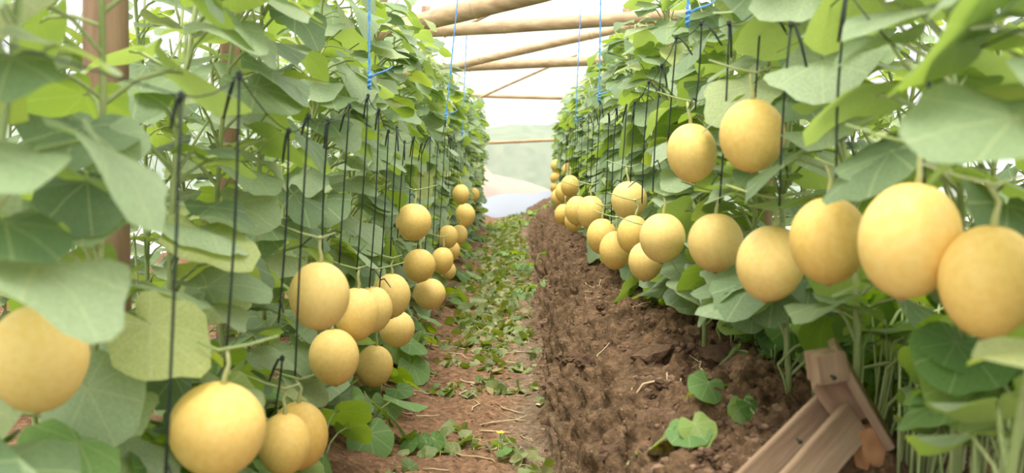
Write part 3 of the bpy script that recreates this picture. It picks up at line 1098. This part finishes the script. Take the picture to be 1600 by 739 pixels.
def litter_spot():
    while True:
        y = 2.5 + 12.6 * rnd.random() ** 1.15
        x = rnd.gauss(-.13, .12)
        if y < 4.2 and noise.noise(Vector((x * 4, y * 2.2, 7))) < .05: continue
        if -.45 < x < .12: return x, y


spots = sorted((litter_spot() for _ in range(1900)), key=lambda p: p[1])
for k, (x, y) in enumerate(spots[:290]):
    s = rnd.uniform(.022, .062)
    rot = leaf_frame(rnd.uniform(0, 6.3), math.radians(rnd.uniform(-60, 60)), math.radians(rnd.uniform(-60, 60)))
    o = link('wilted_leaf', LITM[k % 6], None, Matrix.Translation((x, y, ground(x, y) + s * .22)) @ rot.to_4x4() @ Matrix.Diagonal((s, s, s, 1)))
    zone = 'on red soil left of the path' if x < -.24 else ('in litter along the path middle' if x < -.04 else 'on mud by the foot of the bank')
    zone = ('nearby, ' if y < 3.6 else 'farther off, ') + zone
    tag(o, 'small wilted leaf ' + zone, 'leaf', 'wilted leaves ' + zone)
far = MB()
for k, (x, y) in enumerate(spots[290:]):
    s = rnd.uniform(.03, .08)
    rot = leaf_frame(rnd.uniform(0, 6.3), math.radians(rnd.uniform(-50, 60)), math.radians(rnd.uniform(-60, 60)))
    pos = Vector((x, y, ground(x, y) + s * .25))
    gb = LIT[k % 6]; o = len(far.v)
    far.v += [tuple(pos + rot @ (Vector(v) * s)) for v in gb.v]
    far.f += [tuple(i + o for i in f) for f in gb.f]
    far.m += gb.m; far.uv += gb.uv
tag(link('leaf_litter', far.mesh('leaf_litter', [M_LITTER, M_DRY])), 'carpet of trampled green leaves covering the far path', 'litter', kind='stuff')
# three single dead leaves that stand out
for px, py, s, lab, mm in [(597, 692, .055, 'pale dry pinkish leaf lying on the red soil near the bottom', M_DRY), (850, 648, .06, 'grey-brown dead leaf on the mud at the foot of the bank', M_DRY), (610, 603, .075, 'yellowed leaf lying under the smaller low cluster melon', M_FLOWER)]:
    Y = 1.5
    while Y < 12:
        p = at(px, py, Y)
        if p.z <= ground(p.x, p.y, False): break
        Y += .02
    me = LITM[1].copy(); me.materials[0] = mm if mm is M_DRY else M_LITTER
    o = link('dead_leaf', me, None, Matrix.Translation((p.x, p.y, ground(p.x, p.y) + .015)) @ leaf_frame(px, .1, .2).to_4x4() @ Matrix.Diagonal((s, s, s, 1)))
    tag(o, lab, 'leaf')
# dry stalks
for k in range(84):
    y = 2.4 + 4.5 * rnd.random() ** 1.4
    x = rnd.uniform(-.5, .05) if k % 3 else rnd.uniform(.2, .5)
    ln = rnd.uniform(.05, .2); a = rnd.uniform(0, 6.3)
    pts = []
    for i in range(6):
        q = i / 5 - .5
        xx = x + math.cos(a) * ln * q + .015 * math.sin(i * 1.3 + k); yy = y + math.sin(a) * ln * q
        pts.append(Vector((xx, yy, ground(xx, yy) + .006)))
    b = MB(); b.tube([p - pts[0] for p in pts], [.0028, .003, .0028, .0024, .002, .0014], 5)
    o = link('dry_stalk', b.mesh('dry_stalk', M_DRY)); o.location = pts[0]
    tag(o, 'thin dry stalk lying on the path' if k % 3 else 'thin dry straw lying on the right bank', 'stalk', 'dry stalks on the path' if k % 3 else 'dry straws on the bank')

# ------------------------------------------------------------------ broken wooden trestle on the right bank
def board(name, p0, p1, wdir, width, thick, parent, material, loc):
    """plank from p0 to p1; wdir = direction of the broad side"""
    p0, p1 = Vector(p0), Vector(p1)
    d = (p1 - p0).normalized()
    wv = Vector(wdir); wv = (wv - d * wv.dot(d)).normalized()
    tv = d.cross(wv)
    bm = bmesh.new()
    L_ = (p1 - p0).length
    bmesh.ops.create_cube(bm, size=1)
    for v in bm.verts:
        v.co = Vector((v.co.x * width, v.co.y * thick, v.co.z * L_))
    bmesh.ops.subdivide_edges(bm, edges=[e for e in bm.edges if abs((e.verts[0].co - e.verts[1].co).z) > L_ * .5], cuts=5)
    for v in bm.verts:
        v.co.x += .0018 * noise.noise(Vector((v.co.z * 30, width * 50, 1))); v.co.y += .0012 * noise.noise(Vector((v.co.z * 40, 3, thick * 90)))
    bmesh.ops.bevel(bm, geom=bm.edges[:], offset=.0018, segments=2, affect='EDGES', clamp_overlap=True)
    me = bpy.data.meshes.new(name); bm.to_mesh(me); bm.free(); me.materials.append(material)
    mw = Matrix((wv, tv, d)).transposed().to_4x4()
    mw.translation = (p0 + p1) / 2 - loc
    return link(name, me, parent, mw)


base = at(1285, 725, 1.72)
base.z = ground(base.x, base.y, False)
fr = empty('wooden_trestle', base, 'broken pale wooden trestle end sticking up from the right bank', 'wood')
D = 1.72
perp = at(1390, 672, D) - at(1312, 540, D)
back = Vector((.25, 1, .1))
board('rail', at(1168, 772, D), at(1301, 640, D + .07), perp, .078, .018, fr, M_WOOD, base)
board('rail', at(1220, 790, D - .11), at(1336, 655, D), perp, .068, .020, fr, M_WOOD, base)
board('cap_board', at(1301, 541, D + .02), at(1388, 688, D + .02), back, .09, .015, fr, M_WOOD, base)
board('end_block', at(1288, 549, D), at(1294, 594, D), Vector((1, .15, .42)), .050, .06, fr, M_WOOD, base)
board('shaded_cross_piece', at(1290, 586, D + .045), at(1338, 652, D + .045), perp.cross(back), .062, .05, fr, M_BARK, base)  # shaded inside under the cap; its shade is put into the colour via bark wood
board('brace_end', at(1350, 668, D + .004), at(1364, 728, D), Vector((1, .3, .35)), .044, .036, fr, M_WOODEND, base)
for q in ((1303, 590), (1250, 690)):
    p = at(q[0], q[1], D - .045)
    b = MB(); b.tube([(0, .02, 0), (0, 0, 0), (0, -.002, 0)], [.002, .002, .004], 8)
    link('nail', b.mesh('nail', M_CORD), fr, Matrix.Translation(p - base))
